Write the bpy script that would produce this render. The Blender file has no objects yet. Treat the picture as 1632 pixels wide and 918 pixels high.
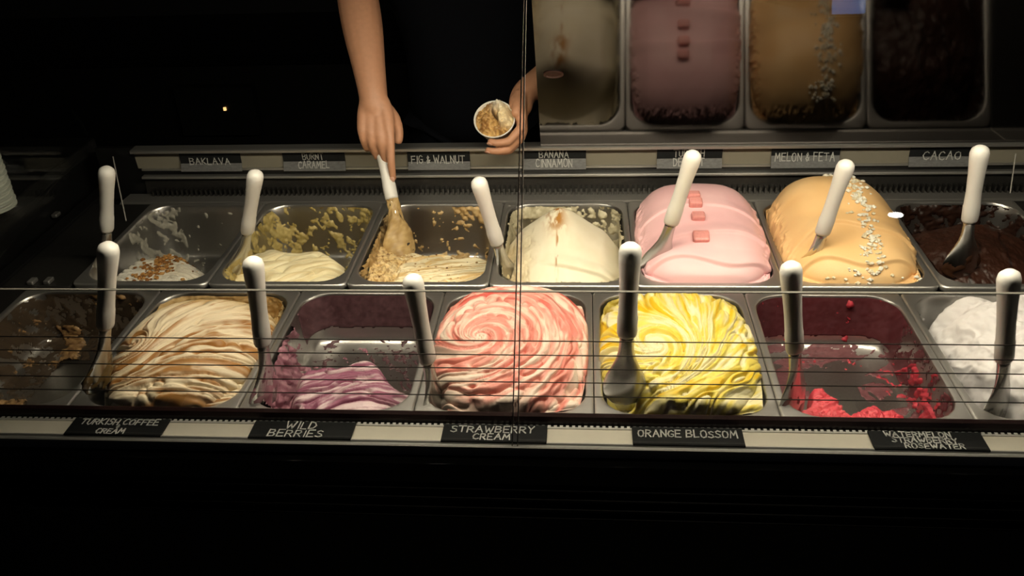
import bpy, bmesh, math, random
import numpy as np
from mathutils import Vector, Matrix
C = bpy.context.scene.collection
S = bpy.context.scene
Z0 = 0.87                                   # height of the pan rims above the shop floor; everything below is measured from the rims
PI = math.pi

# ---------------------------------------------------------------- camera
FPX, PITCH, YAW, ROLL = 1407.0, 0.53039, -0.092905, -0.043161
CAM = np.array([0.0044, -0.9866, 0.7972])
def cam_axes(p, y, r):
    cp, sp, cy, sy, cr, sr = math.cos(p), math.sin(p), math.cos(y), math.sin(y), math.cos(r), math.sin(r)
    f = np.array([sy*cp, cy*cp, -sp]); rt = np.array([cy, -sy, 0]); up = np.cross(rt, f)
    return cr*rt+sr*up, -sr*rt+cr*up, f
AX, AY, AZ = cam_axes(PITCH, YAW, ROLL)
cam = bpy.data.cameras.new('camera'); co = bpy.data.objects.new('camera', cam); C.objects.link(co)
cam.sensor_width = 36; cam.lens = FPX/1632*36; cam.clip_start = .01
M = Matrix([[AX[i], AY[i], -AZ[i], CAM[i]] for i in range(3)]+[[0, 0, 0, 1]]); M[2][3] += Z0
co.matrix_world = M; S.camera = co
def ray(x, y): return AX*(x-816)/FPX+AY*(459-y)/FPX+AZ
def at(x, y, axis, val):                    # the point measured at pixel (x, y) of the photograph that lies on a plane of the case
    d = ray(x, y); return CAM+d*((val-CAM[axis])/d[axis])

# ---------------------------------------------------------------- world, exposure
W = bpy.data.worlds.new('world'); S.world = W; W.use_nodes = True
W.node_tree.nodes['Background'].inputs[0].default_value = (.8, .85, 1, 1)
W.node_tree.nodes['Background'].inputs[1].default_value = .0015
S.view_settings.view_transform = 'Standard'; S.view_settings.look = 'None'
S.view_settings.gamma = 1; S.view_settings.exposure = 0
LAMP_POWER = 52.0; LAMP_COLOR = (1, .88, .68)
S.cycles.max_bounces = 10; S.cycles.transparent_max_bounces = 16
S.cycles.sample_clamp_indirect = 4; S.cycles.caustics_reflective = False

# ---------------------------------------------------------------- noise
_rs = np.random.RandomState(7); _T = _rs.rand(256, 256)
def vnoise(x, y, seed=0):
    x = np.asarray(x, float)+seed*17.31; y = np.asarray(y, float)+seed*9.73
    xi = np.floor(x).astype(int); yi = np.floor(y).astype(int); fx = x-xi; fy = y-yi
    fx = fx*fx*(3-2*fx); fy = fy*fy*(3-2*fy)
    g = lambda a, b: _T[a & 255, b & 255]
    return (g(xi, yi)*(1-fx)+g(xi+1, yi)*fx)*(1-fy)+(g(xi, yi+1)*(1-fx)+g(xi+1, yi+1)*fx)*fy
def fbm(x, y, seed=0, o=4):
    s = 0; a = .5; t = 0
    for k in range(o):
        s = s+a*vnoise(x*2**k, y*2**k, seed+k*3); t += a; a *= .5
    return s/t
def sm(a, b, x):
    t = np.clip((x-a)/(b-a), 0, 1); return t*t*(3-2*t)

# ---------------------------------------------------------------- materials
def mat(name, col, rough=.5, metal=0, bump=0, bscale=60, stretch=(1, 1, 1), vcol=False, var=0, spec=.5, coat=0, sss=0):
    m = bpy.data.materials.new(name); m.use_nodes = True; n = m.node_tree.nodes; l = m.node_tree.links
    p = n['Principled BSDF']; p.inputs['Base Color'].default_value = (*col, 1)
    p.inputs['Roughness'].default_value = rough; p.inputs['Metallic'].default_value = metal
    p.inputs['Specular IOR Level'].default_value = spec; p.inputs['Coat Weight'].default_value = coat
    if sss: p.inputs['Subsurface Weight'].default_value = sss; p.inputs['Subsurface Radius'].default_value = (.008, .005, .003)
    tc = n.new('ShaderNodeTexCoord'); mp = n.new('ShaderNodeMapping'); mp.inputs['Scale'].default_value = stretch
    l.new(tc.outputs['Object'], mp.inputs[0])
    nz = n.new('ShaderNodeTexNoise'); nz.inputs['Scale'].default_value = bscale; nz.inputs['Detail'].default_value = 4
    l.new(mp.outputs[0], nz.inputs['Vector'])
    if vcol:
        a = n.new('ShaderNodeAttribute'); a.attribute_name = 'Col'; l.new(a.outputs['Color'], p.inputs['Base Color'])
    elif var:
        mx = n.new('ShaderNodeMix'); mx.data_type = 'RGBA'
        mx.inputs[6].default_value = (*[c*(1-var) for c in col], 1); mx.inputs[7].default_value = (*[min(1, c*(1+var)) for c in col], 1)
        l.new(nz.outputs[0], mx.inputs[0]); l.new(mx.outputs[2], p.inputs['Base Color'])
    if bump:
        b = n.new('ShaderNodeBump'); b.inputs['Strength'].default_value = bump; b.inputs['Distance'].default_value = .002
        l.new(nz.outputs[0], b.inputs['Height']); l.new(b.outputs[0], p.inputs['Normal'])
    return m
def glass_mat(name, tint, refl=1.0, ior=1.45):
    m = bpy.data.materials.new(name); m.use_nodes = True; n = m.node_tree.nodes; l = m.node_tree.links; n.remove(n['Principled BSDF'])
    t = n.new('ShaderNodeBsdfTransparent'); t.inputs[0].default_value = (*tint, 1)
    g = n.new('ShaderNodeBsdfGlossy'); g.inputs['Roughness'].default_value = .0; g.inputs['Color'].default_value = (refl, refl, refl, 1)
    lw = n.new('ShaderNodeLayerWeight'); lw.inputs[0].default_value = .5; pw = n.new('ShaderNodeMath'); pw.operation = 'POWER'; pw.inputs[1].default_value = 5; l.new(lw.outputs['Facing'], pw.inputs[0])
    f = n.new('ShaderNodeMath'); f.operation = 'MULTIPLY_ADD'; f.inputs[1].default_value = .95; f.inputs[2].default_value = .03; l.new(pw.outputs[0], f.inputs[0]); x = n.new('ShaderNodeMixShader')
    l.new(f.outputs[0], x.inputs[0]); l.new(t.outputs[0], x.inputs[1]); l.new(g.outputs[0], x.inputs[2])
    l.new(x.outputs[0], n['Material Output'].inputs[0]); return m
def emit_mat(name, col, power):
    m = bpy.data.materials.new(name); m.use_nodes = True; n = m.node_tree.nodes; l = m.node_tree.links; n.remove(n['Principled BSDF'])
    e = n.new('ShaderNodeEmission'); e.inputs[0].default_value = (*col, 1); e.inputs[1].default_value = power
    l.new(e.outputs[0], n['Material Output'].inputs[0]); return m
STEEL = mat('brushed_steel', (.56, .55, .53), .48, 1, .06, 220, (1, 12, 12), var=.12)
PANSTEEL = mat('pan_steel', (.50, .49, .47), .33, 1, .05, 160, (1, 1, 8), var=.15)
RIMSTEEL = mat('polished_rim_steel', (.60, .59, .57), .44, 1, .02, 120)
TRIM = mat('satin_aluminium', (.78, .77, .74), .5, .55)
DARKSTEEL = mat('dark_steel', (.055, .053, .05), .4, .8, .08, 120, var=.3)
BLACK = mat('black_plastic', (.006, .006, .006), .35, 0, .05, 40)
GLOSSBLACK = mat('black_gloss_laminate', (.003, .003, .003), .16, 0, .02, 15, spec=.35)
MAROON = mat('maroon_profile', (.014, .004, .004), .35)
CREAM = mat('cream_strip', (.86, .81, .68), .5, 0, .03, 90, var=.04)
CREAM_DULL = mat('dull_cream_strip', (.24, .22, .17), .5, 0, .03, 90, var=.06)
SLATE = mat('black_slate_card', (.008, .009, .010), .6, 0, .15, 200, var=.3, spec=.25)
SHEEN_GREY = mat('card_sheen_grey', (.13, .13, .13), .6, 0, .2, 120, (1, 1, 3), var=.5)  # grey stands in for light reflected off the lower half of a card
CHALK = mat('white_chalk', (.82, .82, .78), .9, 0, .4, 400, var=.25)
CHALK_DULL = mat('worn_chalk', (.42, .42, .40), .9, 0, .4, 400, var=.3)
HANDLE = mat('white_nylon', (.72, .70, .66), .38, 0, .03, 60, sss=0)
GEL = mat('gelato', (1, 1, 1), .42, 0, .10, 420, vcol=True, spec=.35)
BLADE = mat('blade_steel', (.46, .45, .43), .27, 1, .05, 90)
CRUMB = mat('crumbs', (1, 1, 1), .75, 0, .5, 500, vcol=True)
SKIN = mat('skin', (.50, .25, .145), .5, 0, .15, 110, var=.14)
NAIL = mat('nail', (.60, .34, .25), .3)
SHIRT = mat('black_cotton', (.003, .0035, .006), .9, 0, .3, 150, var=.3, spec=.15)
HAIR = mat('dark_hair', (.012, .008, .006), .6, 0, .5, 90, (1, 1, .1))
PAPER = mat('white_paper', (.80, .78, .72), .6, 0, .05, 80)
PAPER_GREY = mat('pale_cup_paper', (.55, .56, .50), .6, 0, .05, 80)
PANE = glass_mat('clear_glass', (.97, .98, .97))
SCREEN = glass_mat('grey_glass', (.90, .895, .89))
EDGE = mat('polished_glass_edge', (.42, .40, .36), .25, 0, spec=.8)
SCREENEDGE = mat('dull_glass_edge', (.16, .15, .13), .35, 0)
LINE_DARK = mat('dark_line_mat', (.02, .015, .012), .5)
COPPER = mat('brown_recess', (.030, .008, .004), .5)
ROOMDARK = mat('dark_paint', (.012, .012, .014), .7, 0, .1, 30, var=.2)
FLOORM = mat('dark_floor_tile', (.05, .05, .05), .5, 0, .1, 20, var=.3)
MIRROR = bpy.data.materials.new('tinted_mirror'); MIRROR.use_nodes = True
_p = MIRROR.node_tree.nodes['Principled BSDF']; _p.inputs['Metallic'].default_value = 1
_p.inputs['Base Color'].default_value = (.125, .115, .11, 1); _p.inputs['Roughness'].default_value = .07
_n = MIRROR.node_tree.nodes.new('ShaderNodeTexNoise'); _n.inputs['Scale'].default_value = 4; _n.inputs['Detail'].default_value = 6
_r = MIRROR.node_tree.nodes.new('ShaderNodeMapRange'); _r.inputs[3].default_value = .03; _r.inputs[4].default_value = .12
MIRROR.node_tree.links.new(_n.outputs[0], _r.inputs[0]); MIRROR.node_tree.links.new(_r.outputs[0], _p.inputs['Roughness'])

# ---------------------------------------------------------------- mesh helpers
class MB:
    def __init__(s): s.v = []; s.f = []; s.m = []; s.c = None
    def add(s, v, f, mi=0):
        b = len(s.v); s.v += [tuple(p) for p in v]; s.f += [tuple(i+b for i in q) for q in f]; s.m += [mi]*len(f); return s
    def box(s, x0, x1, y0, y1, z0, z1, mi=0):
        v = [(x, y, z) for z in (z0, z1) for y in (y0, y1) for x in (x0, x1)]
        return s.add(v, [(0, 2, 3, 1), (4, 5, 7, 6), (0, 1, 5, 4), (2, 6, 7, 3), (0, 4, 6, 2), (1, 3, 7, 5)], mi)
    def prism(s, poly, x0, x1, mi=0):       # a y-z profile drawn out along x
        n = len(poly); v = [(x0, y, z) for y, z in poly]+[(x1, y, z) for y, z in poly]
        f = [(i, (i+1) % n, n+(i+1) % n, n+i) for i in range(n)]+[tuple(range(n-1, -1, -1)), tuple(range(n, 2*n))]
        return s.add(v, f, mi)
    def hexa(s, a, b):                      # a solid between two quads
        return s.add(list(a)+list(b), [(3, 2, 1, 0), (4, 5, 6, 7)]+[(i, (i+1) % 4, 4+(i+1) % 4, 4+i) for i in range(4)])
    def rings(s, rings, cap0=True, cap1=True, mi=0):
        n = len(rings[0]); b = len(s.v); s.v += [tuple(p) for r in rings for p in r]; fs = []
        for k in range(len(rings)-1):
            fs += [(b+k*n+i, b+k*n+(i+1) % n, b+(k+1)*n+(i+1) % n, b+(k+1)*n+i) for i in range(n)]
        if cap0: fs.append(tuple(b+i for i in range(n-1, -1, -1)))
        if cap1: fs.append(tuple(b+(len(rings)-1)*n+i for i in range(n)))
        s.f += fs; s.m += [mi]*len(fs); return s
    def tube(s, pts, rad, n=8, mi=0):
        pts = [Vector(p) for p in pts]; R = []
        for i, p in enumerate(pts):
            d = (pts[min(i+1, len(pts)-1)]-pts[max(i-1, 0)]).normalized()
            u = d.cross(Vector((0, 0, 1))); u = u if u.length > 1e-3 else d.cross(Vector((0, 1, 0))); u.normalize(); w = d.cross(u)
            r = rad[i] if hasattr(rad, '__len__') else rad
            R.append([p+u*(r*math.cos(t*2*PI/n))-w*(r*math.sin(t*2*PI/n)) for t in range(n)])
        return s.rings(R, mi=mi)
    def lathe(s, prof, n=24, c=(0, 0, 0), mi=0):   # (z, rx, ry)
        return s.rings([[(c[0]+q[1]*math.cos(t*2*PI/n), c[1]+q[-1]*math.sin(t*2*PI/n), c[2]+q[0]) for t in range(n)] for q in prof], mi=mi)
def world_loc(o):
    v = Vector((0, 0, 0))
    while o: v += o.location; o = o.parent
    return v
def obj(name, mb, ms, parent=None, loc=None, local=False, smooth=False, bev=0, auto=None):
    """link a mesh given in rim coordinates (or, if local, already in its parent's) as ONE object; loc: where its origin goes"""
    me = bpy.data.meshes.new(name); v = np.array(mb.v, float).reshape(-1, 3)
    if not local:
        base = np.array(world_loc(parent)) if parent else np.zeros(3)
        org = (np.array(loc, float)+[0, 0, Z0]) if loc is not None else base
        v = v+[0, 0, Z0]-org; o_loc = org-base
    else: o_loc = np.array(loc if loc is not None else (0, 0, 0), float)
    me.from_pydata(v.tolist(), [], mb.f)
    for m in (ms if isinstance(ms, (list, tuple)) else [ms]): me.materials.append(m)
    me.polygons.foreach_set('material_index', mb.m)
    if mb.c is not None:
        a = me.color_attributes.new('Col', 'FLOAT_COLOR', 'POINT')
        cc = np.ones((len(v), 4), np.float32); cc[:, :3] = mb.c; a.data.foreach_set('color', cc.ravel())
    if smooth: me.polygons.foreach_set('use_smooth', [True]*len(me.polygons))
    if auto: me.set_sharp_from_angle(angle=auto)
    me.update()
    o = bpy.data.objects.new(name, me); C.objects.link(o); o.location = o_loc
    if parent: o.parent = parent
    if bev:
        b = o.modifiers.new('bevel', 'BEVEL'); b.width = bev; b.segments = 2; b.limit_method = 'ANGLE'
    return o
def thing(name, label, cat, loc, group=None):
    o = bpy.data.objects.new(name, None); C.objects.link(o); o.location = (loc[0], loc[1], loc[2]+Z0); o.empty_display_size = .05
    return tag(o, label, cat, group)
def tag(o, label, cat, group=None):
    o['label'] = label; o['category'] = cat
    if group: o['group'] = group
    return o
def struct(name, mb, m, label=None):
    o = obj(name, mb, m); o['kind'] = 'structure'
    if label: o['label'] = label
    return o

# ---------------------------------------------------------------- the shop around the case
struct('floor', MB().box(-4, 4, -6, 2.4, -.93, -.87), FLOORM)
struct('wall_back', MB().box(-4, 4, 2.3, 2.4, -.87, 2.1), ROOMDARK)
struct('wall_left', MB().box(-4.1, -4, -6, 2.4, -.87, 2.1), ROOMDARK)
struct('wall_right', MB().box(4, 4.1, -6, 2.4, -.87, 2.1), ROOMDARK)
struct('wall_front', MB().box(-4, 4, -6.1, -6, -.87, 2.1), ROOMDARK)
struct('ceiling', MB().box(-4, 4, -6, 2.4, 2.1, 2.2), ROOMDARK)

# ---------------------------------------------------------------- the display case
XL, XR = -1.085, 1.02
case = thing('display_case', 'long black gelato display case with slanted glass front and cream price strip', 'display case', (0, 0, -.87))
fp = obj('front_panel', MB().box(XL-.03, XR+.03, -.085, -.066, -.82, -.012), GLOSSBLACK, case)
for z, r in ((-.052, .003), (-.068, .0045), (-.086, .0045), (-.103, .003)):
    obj('bumper_rib', MB().tube([(XL-.03, -.088, z), (XR+.03, -.088, z)], r, 10), DARKSTEEL, fp, smooth=True)
obj('plinth', MB().box(XL, XR, -.05, .82, -.87, -.82), BLACK, case)
obj('side_panel', MB().box(XL-.03, XL-.002, -.066, .83, -.82, 0), BLACK, case)
obj('side_panel', MB().box(XR+.002, XR+.03, -.066, .83, -.82, 0), BLACK, case)
obj('back_panel', MB().box(XL, XR, .815, .835, -.82, .03), BLACK, case)
obj('well_tray', MB().box(XL, XR, -.03, .80, -.150, -.138), DARKSTEEL, case)
obj('rim_support', MB().box(XL, XR, .3615, .3715, -.137, -.012), DARKSTEEL, case)
for x0, x1, y0, y1 in ((XL, -1.028, .004, .362), (XL, -.9525, .372, .735), (.8085, XR, .004, .362), (.8845, XR, .372, .735)):
    obj('filler_plate', MB().box(x0, x1, y0, y1, -.012, -.004), DARKSTEEL, case, bev=.002)
# front ledge: maroon profile, perforated air strip, cream price strip, bright trim
obj('screen_base', MB().prism([(-.0125, -.01), (.0012, -.01), (.0012, .010), (-.001, .0125), (-.010, .0125), (-.0125, .006)], XL, XR), MAROON, case)
vs = MB().box(XL, XR, -.0185, -.0128, -.01, -.0005)
obj('air_strip', vs, DARKSTEEL, case)
vh = MB(); random.seed(3)
for i in range(int((XR-XL)/.0085)):
    x = XL+.004+i*.0085; vh.box(x, x+.0042, -.0180, -.0140, -.0006, .0007)
o = obj('air_strip_teeth', vh, TRIM, case); o['kind'] = 'stuff'
obj('strip_lip', MB().box(XL, XR, -.0215, -.0187, -.01, .0016), TRIM, case)
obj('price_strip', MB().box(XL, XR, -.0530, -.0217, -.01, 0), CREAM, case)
obj('front_trim', MB().prism([(-.0665, -.013), (-.0535, -.013), (-.0535, .003), (-.0555, .003), (-.057, .0005), (-.0625, .0005), (-.064, .003), (-.0665, .003)], XL-.03, XR+.03), TRIM, case)
# back wall of the well, with rails, comb vent and the back price strip
obj('back_wall_sheet', MB().box(XL, XR, .800, .812, -.02, .103), BLACK, case)
obj('top_rail', MB().prism([(.781, .096), (.812, .096), (.812, .1035), (.785, .1035), (.781, .1015)], XL+.09, XR), STEEL, case)
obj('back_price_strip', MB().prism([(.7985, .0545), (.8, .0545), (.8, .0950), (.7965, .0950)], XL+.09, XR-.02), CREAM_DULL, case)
obj('strip_rail', MB().prism([(.793, .0505), (.80, .0505), (.80, .0548), (.793, .0548)], XL+.1, XR-.03), STEEL, case)
obj('shadow_channel', MB().box(XL+.1, XR-.03, .797, .80, .040, .0505), BLACK, case)
obj('vent_rail', MB().prism([(.784, .0345), (.80, .0345), (.80, .0395), (.786, .0395), (.784, .038)], XL+.1, XR-.03), STEEL, case)
obj('vent_back', MB().prism([(.788, -.018), (.80, -.018), (.80, .0345), (.796, .0345)], XL+.1, XR-.03), DARKSTEEL, case)
vc = MB()
for i in range(172):
    x = XL+.12+i*.0112; vc.box(x, x+.0042, .774, .791, -.006, .011)
o = obj('vent_comb', vc, DARKSTEEL, case); o['kind'] = 'stuff'
obj('vent_lip', MB().prism([(.735, -.012), (.79, -.012), (.79, -.004), (.741, -.002), (.735, -.004)], XL+.06, XR-.03), STEEL, case)
# the lid with the lamp under it
LAMP_X0, LAMP_X1, LAMP_Y, LAMP_Z = -.56, .70, .150, .60
obj('lid', MB().box(XL-.03, XR+.03, .06, .56, .650, .668), BLACK, case)
# side glass with its dark posts
for sx, x in ((-1, XL+.004), (1, XR-.010)):
    obj('end_glass', MB().hexa([(x, -.05, 0), (x, .80, .10), (x, .55, .648), (x, .075, .648)], [(x+.006, -.05, 0), (x+.006, .80, .10), (x+.006, .55, .648), (x+.006, .075, .648)]), PANE, case)
a0, a1 = at(180, 250, 1, .79), at(201, 352, 2, .004)
obj('end_guard', MB().tube([a0, (a0+a1)/2+[0, 0, .006], a1], .0013, 6), EDGE, case)
a0, a1 = at(1619, 245, 1, .79), at(1610, 308, 1, .74)
obj('end_guard', MB().tube([a0, a1], .0013, 6), EDGE, case)
for p in ((88, 338), (50, 444), (76, 443)):
    q = at(*p, 2, .006); obj('pan_clip', MB().box(q[0]-.006, q[0]+.006, q[1]-.010, q[1]+.010, -.004, .004), RIMSTEEL, case, bev=.002)
# slanted front glass: two panes meeting at a seam
LEAN = math.tan(math.radians(12)); GY0 = -.0600
def on_glass(x, y):
    n = np.array([0, -1, LEAN]); d = ray(x, y); p0 = np.array([0, GY0, .001])
    return CAM+d*(((p0-CAM)@n)/(d@n))
def ext(a, b, z): return a+(b-a)*((z-a[2])/(b[2]-a[2]))
gt = .645; gy = lambda z: GY0+(z-.001)*LEAN
l1 = (on_glass(816.5, 700), on_glass(834, 0)); l2 = (on_glass(825, 700), on_glass(838, 0))
def pane(xa0, xa1, xb0, xb1):
    q = [(xa0, gy(.001), .001), (xb0, gy(.001), .001), (xb1, gy(gt), gt), (xa1, gy(gt), gt)]
    return MB().hexa(q, [(x, y+.006, z) for x, y, z in q])
e1a, e1b, e2a, e2b = ext(*l1, .001), ext(*l1, gt), ext(*l2, .001), ext(*l2, gt)
g1 = obj('front_glass', pane(XL-.02, XL-.02, e1a[0], e1b[0]), PANE, case)
g2 = obj('front_glass', pane(e2a[0], e2b[0], XR+.02, XR+.02), PANE, case)
for g, a, b in ((g1, e1a, e1b), (g2, e2a, e2b)):
    obj('polished_edge', MB().hexa([(a[0]-.0007, gy(.001)-.0004, .001), (a[0]+.0007, gy(.001)-.0004, .001), (b[0]+.0007, gy(gt)-.0004, gt), (b[0]-.0007, gy(gt)-.0004, gt)],
                                   [(a[0]-.0007, gy(.001)+.0064, .001), (a[0]+.0007, gy(.001)+.0064, .001), (b[0]+.0007, gy(gt)+.0064, gt), (b[0]-.0007, gy(gt)+.0064, gt)]), EDGE, g)
# low grey inner screen with five fine dark lines laid across its face
SY = -.004; ST = at(816, 464, 1, SY)[2]
sc = obj('inner_screen', MB().box(XL, XR, SY-.002, SY+.002, .0125, ST), SCREEN, case)
obj('top_edge', MB().box(XL, XR, SY-.0022, SY+.0022, ST-.0006, ST+.0004), SCREENEDGE, sc)
for py in (541.5, 564, 585.5, 607, 629):
    z = at(816, py, 1, SY)[2]; obj('dark_line', MB().box(XL, XR, SY-.0032, SY-.002, z-.00055, z+.00055), LINE_DARK, sc)
# sliding mirror door on the service side (right half)
MB0 = at(862, 233, 1, .786); ML = math.tan(math.radians(29.0))
def mir(x, s, t=0): return (x, .786-s*ML-t*.87, .1040+s-t*.48)
ml0 = MB0[0]; ml1 = at(848, 0, 1, .61)[0]
md = obj('mirror_door', MB().hexa([mir(ml0, 0), mir(XR, 0), mir(XR, .50), mir(ml1, .50)], [mir(ml0, 0, -.006), mir(XR, 0, -.006), mir(XR, .50, -.006), mir(ml1, .50, -.006)]), [MIRROR], case)
# brown finger recess near the door's left edge
nrm = np.array([0, -1, -ML]); nrm /= np.linalg.norm(nrm); d = ray(882, 118); p0 = np.array(mir(0, 0)); q = CAM+d*(((p0-CAM)@nrm)/(d@nrm))
up = np.array([0, -ML, 1]); up /= np.linalg.norm(up)
fr = MB(); fr.rings([[q+nrm*h+np.array([1, 0, 0])*r*1.0*math.cos(t)+up*r*.45*math.sin(t) for t in np.linspace(0, 2*PI, 20, endpoint=False)] for r, h in ((.0195, 0.0), (.0195, .003), (.016, .003), (.0145, .0008))])
obj('finger_pull', fr, COPPER, md, smooth=True, auto=.6)

# case lamp: a long tube fitting under the lid
lamp = thing('case_lamp', 'long fluorescent lamp fitting hanging under the lid above the gelato pans', 'lamp', ((LAMP_X0+LAMP_X1)/2, LAMP_Y, .65))
obj('housing', MB().prism([(LAMP_Y-.045, .6225), (LAMP_Y-.03, .6495), (LAMP_Y+.03, .6495), (LAMP_Y+.045, .6225)], LAMP_X0-.02, LAMP_X1+.02), BLACK, lamp)
obj('diffuser', MB().box(LAMP_X0, LAMP_X1, LAMP_Y-.03, LAMP_Y+.03, .612, .622), emit_mat('lamp_glow', LAMP_COLOR, LAMP_POWER), lamp)

# ---------------------------------------------------------------- pans
PW, PL = .262, .36
OX, OY, OR = .1195, .1655, .048            # half opening, corner radius
def rr(hx, hy, r, s):
    """points on a rounded rectangle, s in 0..1, with a parameter shared by all rings"""
    cx, cy = OX-OR, OY-OR; seg = [2*cy, OR*PI/2, 2*cx, OR*PI/2]*2; seg = [cy*2, OR*PI/2, cx*2, OR*PI/2, cy*2, OR*PI/2, cx*2, OR*PI/2]
    cum = np.concatenate([[0], np.cumsum(seg)]); cum /= cum[-1]; s = np.asarray(s) % 1.0
    k = np.clip(np.searchsorted(cum, s, side='right')-1, 0, 7); f = (s-cum[k])/(cum[k+1]-cum[k])
    ex, ey = hx-r, hy-r; X = np.zeros_like(s); Y = np.zeros_like(s)
    a = f*PI/2
    for i, (sx0, sy0, sx1, sy1, ac, asgn) in enumerate([(1, -1, 1, 1, 0, 0), (1, 1, 0, 0, 0, 1), (1, 1, -1, 1, 0, 0), (-1, 1, 0, 0, PI/2, 1), (-1, 1, -1, -1, 0, 0), (-1, -1, 0, 0, PI, 1), (-1, -1, 1, -1, 0, 0), (1, -1, 0, 0, 1.5*PI, 1)]):
        m = k == i
        if asgn: X[m] = sx0*ex+r*np.cos(ac+a[m]); Y[m] = sy0*ey+r*np.sin(ac+a[m])
        else:
            g = f[m]; nx0 = {0: r, 4: -r}.get(i, 0); ny0 = {2: r, 6: -r}.get(i, 0)
            X[m] = (sx0+(sx1-sx0)*g)*ex+nx0; Y[m] = (sy0+(sy1-sy0)*g)*ey+ny0
    return X, Y
def prof(D):        # (inset, z, radius scale) down the wall, round the fillet and over the floor
    return [(0, -.001, 1), (.0015, -.004, 1), (.003, -.02, 1), (.005, -D*.5, .98), (.0085, -D+.022, .95), (.0115, -D+.010, .92), (.018, -D+.0035, .86), (.029, -D+.0004, .7), (.045, -D, .5), (.08, -D, .35)]
def ring(i, z, rs, s):
    hx, hy = OX-i, OY-i; r = min(OR*rs, hx*.95); X, Y = rr(hx, hy, r, s); return np.stack([X, Y, np.full_like(X, z)], 1)
def pan_center(row, k):
    return np.array([-.7648+(k-1.5)*PW, .181, 0]) if row == 'f' else np.array([-.6887+(k-1.5)*PW, .181+.3733, 0])
DEPTH = {'f': .098, 'b': .128}
def make_pan(row, k, label):
    c = pan_center(row, k); D = DEPTH[row]
    t = thing('gelato_pan', label, 'pan', (c[0], c[1], -D), 'steel pans in the front row' if row == 'f' else 'steel pans in the back row')
    s = np.arange(72)/72; P = prof(D)
    obj('basin', MB().rings([(ring(i, z, r, s)+c)[::-1] for i, z, r in P], cap0=False), PANSTEEL, t, smooth=True)
    fl = [(PW/2-.0012, PL/2-.0012, .014, -.010), (PW/2-.0006, PL/2-.0006, .014, -.003), (PW/2-.0018, PL/2-.0018, .014, -.0004), (PW/2-.004, PL/2-.004, .016, 0), (OX+.003, OY+.003, OR, 0), (OX+.0008, OY+.0008, OR, -.0004), (OX, OY, OR, -.001)]
    R = []
    for hx, hy, r, z in fl:
        X, Y = rr(hx, hy, r, s); R.append((np.stack([X, Y, np.full_like(X, z)], 1)+c)[::-1])
    obj('rim', MB().rings(R, cap0=False, cap1=False), RIMSTEEL, t, smooth=True)
    return t
def residue(t, row, k, wfun, cfun, thick=.006, seed=1, ns=300, nt=70, sx=1.0, name='residue'):
    """smears left on the inside of a pan: where the noise is high enough a lump stands proud of the steel"""
    c = pan_center(row, k); D = DEPTH[row]; P = prof(D); s = np.arange(ns)/ns
    R = np.array([ring(i, z, r, s) for i, z, r in P]); L = np.concatenate([[0], np.cumsum([np.linalg.norm(R[j+1, 0]-R[j, 0]) for j in range(len(P)-1)])]); L /= L[-1]
    T = np.linspace(.02, .995, nt); G = np.zeros((nt, ns, 3))
    for a in range(3):
        for j in range(ns): G[:, j, a] = np.interp(T, L, R[:, j, a])
    ds = np.roll(G, -1, 1)-np.roll(G, 1, 1); dt = np.gradient(G, axis=0); N = np.cross(ds, dt); N /= np.linalg.norm(N, axis=2, keepdims=True)+1e-12
    if N[nt//3, :, 0]@G[nt//3, :, 0] > 0: N = -N
    x, y, z = G[..., 0], G[..., 1], G[..., 2]; u, v, h = x/OX, y/OY, (z+D)/D
    aa = (x+y*.6)*85*sx; bb = (z*1.0+y*.5-x*.2)*60
    n = .30*fbm(x*22+z*14, y*22+z*18, seed+31, 3)+.35*fbm(aa, bb, seed, 6)+.35*fbm(x*170+z*80, y*170+z*120, seed+11, 5)
    w = n-.5+wfun(u, v, h, n)
    off = np.minimum(np.where(w > 0, .0003+w*.075, w*.03), thick*(0.3+fbm(x*260+z*90, y*260+z*230, seed+5, 4)))
    V = G+N*off[..., None]+c
    col = cfun(u, v, h, w, fbm(x*180, y*180+z*150, seed+21, 3))
    keep = w > -.02
    mb = MB(); idx = -np.ones((nt, ns), int); fs = []
    K = keep[:-1]*1+keep[1:]*1+np.roll(keep, -1, 1)[:-1]+np.roll(keep, -1, 1)[1:]
    use = np.argwhere(K >= 2)
    vm = np.zeros((nt, ns), bool)
    for i, j in use:
        j2 = (j+1) % ns; vm[i, j] = vm[i, j2] = vm[i+1, j] = vm[i+1, j2] = True
    idx[vm] = np.arange(vm.sum())
    fs = [(idx[i, j], idx[i+1, j], idx[i+1, (j+1) % ns], idx[i, (j+1) % ns]) for i, j in use]
    if not fs: return
    mb.v = [tuple(p) for p in V[vm]]; mb.f = [tuple(int(q) for q in f) for f in fs]; mb.m = [0]*len(fs); mb.c = col[vm]
    o = obj(name, mb, GEL, t, smooth=True); o['kind'] = 'stuff'; return o

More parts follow.
